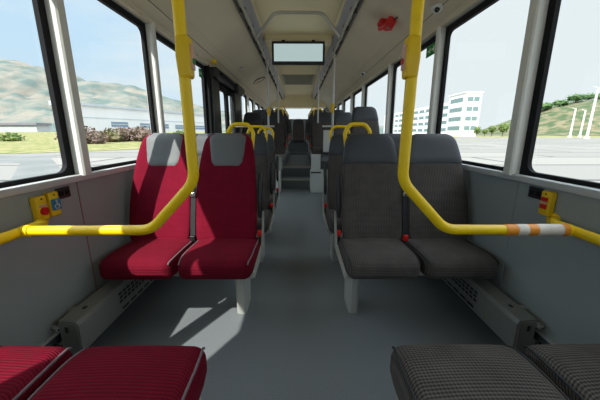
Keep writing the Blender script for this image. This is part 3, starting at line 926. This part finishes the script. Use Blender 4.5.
# long white factory hall on the left
o = empty('factory_hall', (-72, 130, GZ))
A = Vector((-81, 104, 0)); B = Vector((-54, 172, 0)); d = (B - A).normalized(); nn = Vector((d.y, -d.x, 0))
def quadbox(A, B, depth, z0, z1, b, z1b=None):
    z1b = z1 if z1b is None else z1b
    back = -nn * depth
    V = [A + Vector((0, 0, z0)), B + Vector((0, 0, z0)), B + back + Vector((0, 0, z0)), A + back + Vector((0, 0, z0)),
         A + Vector((0, 0, z1)), B + Vector((0, 0, z1)), B + back + Vector((0, 0, z1b)), A + back + Vector((0, 0, z1b))]
    b.add(V, [(3, 2, 1, 0), (4, 5, 6, 7), (0, 1, 5, 4), (1, 2, 6, 5), (2, 3, 7, 6), (3, 0, 4, 7)])
b = MB(); quadbox(A, B, 9, GZ, 11.0, b, 11.6); b.build('wall', M['bwall'], o, smooth=False)
b = MB(); quadbox(A - d * .6 + nn * .6, B + d * .6 + nn * .6, 10.2, 11.0, 11.8, b, 12.4); b.build('roof', M['broof'], o, smooth=False)
L = (B - A).length
for t0, t1, z0, z1 in ((.20, .30, 3.6, 5.6), (.38, .60, 3.4, 5.4), (.66, .98, 3.2, 5.2)):
    b = MB(); P, Q = A.lerp(B, t0) + nn * .15, A.lerp(B, t1) + nn * .15; quadbox(P, Q, .2, z0, z1, b); w_ = b.build('window', M['bwin'], o, smooth=False)
    b = MB(); quadbox(P + nn * .1, Q + nn * .1, .1, (z0 + z1) / 2 - .08, (z0 + z1) / 2 + .08, b); b.build('glazing_bar', M['bwall'], w_, smooth=False)
b = MB(); quadbox(A + nn * .1, B + nn * .1, .1, 6.6, 7.0, b); b.build('cladding_band', M['broof'], o, smooth=False)
tag(o, 'long white factory hall with blue strip windows below the mountains', 'building')
o = empty('low_shed', (-95, 95, GZ))
b = MB().box(-101, -86.5, 96, 101, GZ, 3.7); b.build('wall', M['shed'], o, smooth=False)
b = MB().box(-102, -86, 95.5, 101.5, 3.7, 4.4); b.build('roof', M['shedroof'], o, smooth=False)
tag(o, 'low shed with a dark flat roof seen through the nearest left window', 'building')

# mountains
ridge = [(-420, 70), (-300, 58), (-180, 66), (-90, 58), (0, 63), (26, 62), (45, 67), (72, 71), (100, 83), (130, 85), (150, 89), (172, 98), (205, 106), (240, 114), (298, 119), (360, 123), (420, 131)]
def ridge_y(px):
    for (a, ya), (c, yc) in zip(ridge[:-1], ridge[1:]):
        if px <= c:
            t = (px - a) / (c - a); return ya + (yc - ya) * t
    return ridge[-1][1]
def mfn(i, j):
    px = -420 + 840 * i
    zc0 = 640.0; H = (133 - ridge_y(px)) / 287.9 * zc0 + 1.5
    X = (px - 298.5) / 280 * zc0
    depth = (j - .55) * 620
    Y = (zc0) / .9725 - H * .0 + depth
    prof = max(0, 1 - abs(j - .55) / (.55 if j < .55 else .45)) ** .85
    nz = noise.noise(Vector((X * .011, Y * .011, 1.7))) * .25 + noise.noise(Vector((X * .03, Y * .03, 5))) * .2 + noise.noise(Vector((X * .08, Y * .08, 9))) * .1 + abs(noise.noise(Vector((X * .025, Y * .006, 3)))) * -.4
    z = GZ - 1 + (H + .5) * (prof * (1 + nz * (1 - prof) * 2.2 + nz * .10))
    return Vector((X, Y, z))
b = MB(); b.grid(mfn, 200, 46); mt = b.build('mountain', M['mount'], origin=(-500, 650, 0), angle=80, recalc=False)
tag(mt, 'haze-tinted green-brown mountain range beyond the left windows', 'mountain')

# white office block on the right
o = empty('office_building', (75, 130, GZ))
def bb(name, x0, x1, y0, y1, z0, z1, m, par=None): return MB().box(x0, x1, y0, y1, z0, z1).build(name, m, par or o, smooth=False)
bb('tower', 69.6, 76.5, 123, 136, GZ, 17.4, M['bwall']); bb('wing', 71, 78, 136, 240, GZ, 15.2, M['bwall'])
bb('parapet', 69.3, 76.8, 122.7, 136.3, 17.4, 17.9, M['bwall'])
for k in range(4):
    z = 2.4 + 3.9 * k
    w_ = bb('window', 70.6, 75.6, 122.9, 123.1, z, z + 1.7, M['bwin2'])
    bb('mullion', 73.0, 73.2, 122.8, 123, z, z + 1.7, M['bwall'], w_)
    bb('window', 69.5, 69.7, 124.5, 134.5, z, z + 1.7, M['bwin2'])
    z = 2.0 + 3.45 * k
    w_ = bb('window', 70.9, 71.1, 138, 236, z, z + 1.5, M['bwin2'])
    for q in range(11): bb('mullion', 70.8, 71, 146 + 8.4 * q, 147.6 + 8.4 * q, z, z + 1.5, M['bwall'], w_)
tag(o, 'white four-storey office block with strip windows beyond the right windows', 'building')

# green hill on the right with trees, lamp poles, young trees along the verge
hr = [(470, 136), (500, 133), (520, 122), (545, 110), (575, 103), (600, 101), (650, 97), (720, 100), (800, 110), (900, 130)]
def hill_y(px):
    for (a, ya), (c, yc) in zip(hr[:-1], hr[1:]):
        if px <= c: return ya + (yc - ya) * (px - a) / (c - a)
    return 133
def hfn(i, j):
    px = 470 + 430 * i; zc0 = 190
    H = max(0, (136.5 - hill_y(px)) / 287.9 * zc0)
    X = (px - 298.5) / 280 * zc0; Y = zc0 / .9725 + (j - .5) * 110
    pr = sin(pi * j) ** .9
    nz = noise.noise(Vector((X * .05, Y * .05, 2))) * .25
    return Vector((X, Y, GZ - .2 + H * pr * (1 + nz * (1 - pr) * 1.5 + nz * .15)))
b = MB(); b.grid(hfn, 80, 30); h_ = b.build('hill', M['hill'], origin=(200, 195, 0), angle=80, recalc=False)
tag(h_, 'green and brown hill beyond the yard on the right', 'hill')
def tree(x, y, z, w, h, m, label, group):
    o = empty('tree', (x, y, z))
    MB().tube([(x, y, z), (x, y, z + h * .5)], [h * .035, h * .02], 7).build('trunk', M['trunk'], o)
    c = blob((x, y, z + h * .66), w * .42, w * .42, h * .32, rnd.random() * 9)
    lf = leafmass((x, y, z + h * .66), w * .5, w * .5, h * .38, 260, h * .07, rnd); c.add(lf.v, lf.f)
    c.build('crown', m, o, smooth=False, recalc=False); tag(o, label, 'tree', group)
names = ['leftmost tree on the hill crest through the right window', 'second tree from the left on the hill crest', 'middle tree on the hill crest', 'fourth tree on the hill crest behind the white poles', 'tree on the hill crest at the right edge of the frame']
for k, px in enumerate((540, 556, 570, 583, 596)):
    i = (px - 470) / 430; p = hfn(i, .5); tree(p.x, p.y, p.z - 2.2, 11 + rnd.random() * 4, 6.0 + 1.8 * rnd.random(), M['leaf3'], names[k], 'trees on the hill crest')
names = ['young tree on the verge beside the office block', 'young tree on the verge, second from the office block', 'young tree on the verge midway between the office block and the pillar', 'young tree on the verge just left of the wide right pillar', 'young tree on the verge at the foot of the hill']
for k, (px, hh) in enumerate(((477, 4.2), (485, 3.2), (492, 4.6), (503, 5.6), (530, 3.4))):
    x, y = at(px, 136.6); tree(x, y, GZ, hh * .75, hh, M['leaf2'], names[k], 'young trees on the verge')
def lamp(px, pb, h, label, m='pole'):
    x, y = at(px, pb)
    o = empty('lamp_pole', (x, y, GZ))
    MB().tube([(x, y, GZ), (x, y, GZ + h)], [.30, .22], 10).build('pole', M['pole'], o)
    MB().tube([(x, y, GZ + h - .1), (x - 1.2, y, GZ + h + .15)], .10, 8).build('arm', M['pole'], o)
    MB().box(x - .4, x + .4, y - .4, y + .4, GZ, GZ + .6, r=.03).build('foot', M['pole'], o)
    tag(o, label, 'lamp pole', 'white poles in the yard')
lamp(571, 137.5, 9.5, 'leftmost white pole in the yard through the right window')
lamp(581, 137.5, 9.0, 'middle white pole in the yard, at the foot of the hill')
lamp(588, 139, 12.5, 'tallest white pole in the yard, cut by the right edge')

# ------------------------------------------------------------------ sky and sun
w = bpy.data.worlds.new('sky'); SC.world = w; w.use_nodes = True
nt = w.node_tree; N = nt.nodes; L = nt.links
bg = N['Background']
tc = N.new('ShaderNodeTexCoord'); sep = N.new('ShaderNodeSeparateXYZ'); L.new(tc.outputs['Generated'], sep.inputs[0])
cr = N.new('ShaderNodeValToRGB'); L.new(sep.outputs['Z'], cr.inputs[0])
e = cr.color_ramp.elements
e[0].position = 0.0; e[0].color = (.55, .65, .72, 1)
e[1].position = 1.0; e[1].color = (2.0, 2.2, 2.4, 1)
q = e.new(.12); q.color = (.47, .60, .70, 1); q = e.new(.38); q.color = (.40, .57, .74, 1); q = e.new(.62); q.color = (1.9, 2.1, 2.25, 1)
mp = N.new('ShaderNodeMapping'); mp.inputs['Scale'].default_value = (1, 1, 3.2); mp.inputs['Location'].default_value = (.35, .1, .2)
L.new(tc.outputs['Generated'], mp.inputs[0])
ns = N.new('ShaderNodeTexNoise'); ns.inputs['Scale'].default_value = 2.2; ns.inputs['Detail'].default_value = 7; ns.inputs['Roughness'].default_value = .55
L.new(mp.outputs[0], ns.inputs['Vector'])
# thicker cloud towards the right of the bus
mr = N.new('ShaderNodeMapRange'); mr.inputs[1].default_value = -.45; mr.inputs[2].default_value = .5; mr.inputs[3].default_value = .0; mr.inputs[4].default_value = .42
L.new(sep.outputs['X'], mr.inputs[0])
ad = N.new('ShaderNodeMath'); ad.operation = 'ADD'; L.new(ns.outputs['Fac'], ad.inputs[0]); L.new(mr.outputs[0], ad.inputs[1])
cm = N.new('ShaderNodeMapRange'); cm.inputs[1].default_value = .42; cm.inputs[2].default_value = .78; cm.interpolation_type = 'SMOOTHSTEP'
L.new(ad.outputs[0], cm.inputs[0])
mx = N.new('ShaderNodeMix'); mx.data_type = 'RGBA'; mx.inputs[7].default_value = (.62, .66, .68, 1)
hi = N.new('ShaderNodeMapRange'); hi.inputs[1].default_value = .38; hi.inputs[2].default_value = .6; hi.inputs[3].default_value = 1; hi.inputs[4].default_value = 0
L.new(sep.outputs['Z'], hi.inputs[0]); cmu = N.new('ShaderNodeMath'); cmu.operation = 'MULTIPLY'; L.new(cm.outputs[0], cmu.inputs[0]); L.new(hi.outputs[0], cmu.inputs[1])
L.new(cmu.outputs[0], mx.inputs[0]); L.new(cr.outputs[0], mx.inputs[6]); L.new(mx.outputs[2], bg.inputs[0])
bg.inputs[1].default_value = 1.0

ld = bpy.data.lights.new('sun', 'SUN'); ld.energy = 5.5; ld.angle = radians(.6); ld.color = (1, .95, .87)
so = bpy.data.objects.new('sun', ld); COL.objects.link(so)
sd = Vector((1, 1.75, -2.17)).normalized()
so.rotation_euler = sd.to_track_quat('-Z', 'Y').to_euler()
so.location = (-5, -5, 10)

# repeats share a group
seen = {}
for o in COL.objects:
    if o.parent is None and 'category' in o and o.get('kind') is None: seen.setdefault(o.name.split('.')[0], []).append(o)
for k, v in seen.items():
    if len(v) > 1:
        for o in v:
            if 'group' not in o: o['group'] = {'bush': 'bushes on the lawn'}.get(k, k.replace('_', ' ') + 's in the bus')

# ------------------------------------------------------------------ camera and view
cd = bpy.data.cameras.new('camera'); cd.sensor_width = 36; cd.lens = 36 * 280 / 600; cd.clip_start = .02; cd.clip_end = 3000
cam = bpy.data.objects.new('camera', cd); COL.objects.link(cam)
cam.location = (0, 0, 1.15); cam.rotation_euler = (radians(90 - 13.46), 0, radians(-.31))
SC.camera = cam
vs = SC.view_settings
vs.view_transform = 'Standard'; vs.look = 'None'; vs.gamma = 1; vs.exposure = .5; vs.use_curve_mapping = False
SC.cycles.max_bounces = 10; SC.cycles.diffuse_bounces = 6; SC.cycles.transparent_max_bounces = 24
SC.cycles.use_denoising = True
SC.cycles.sample_clamp_indirect = 6
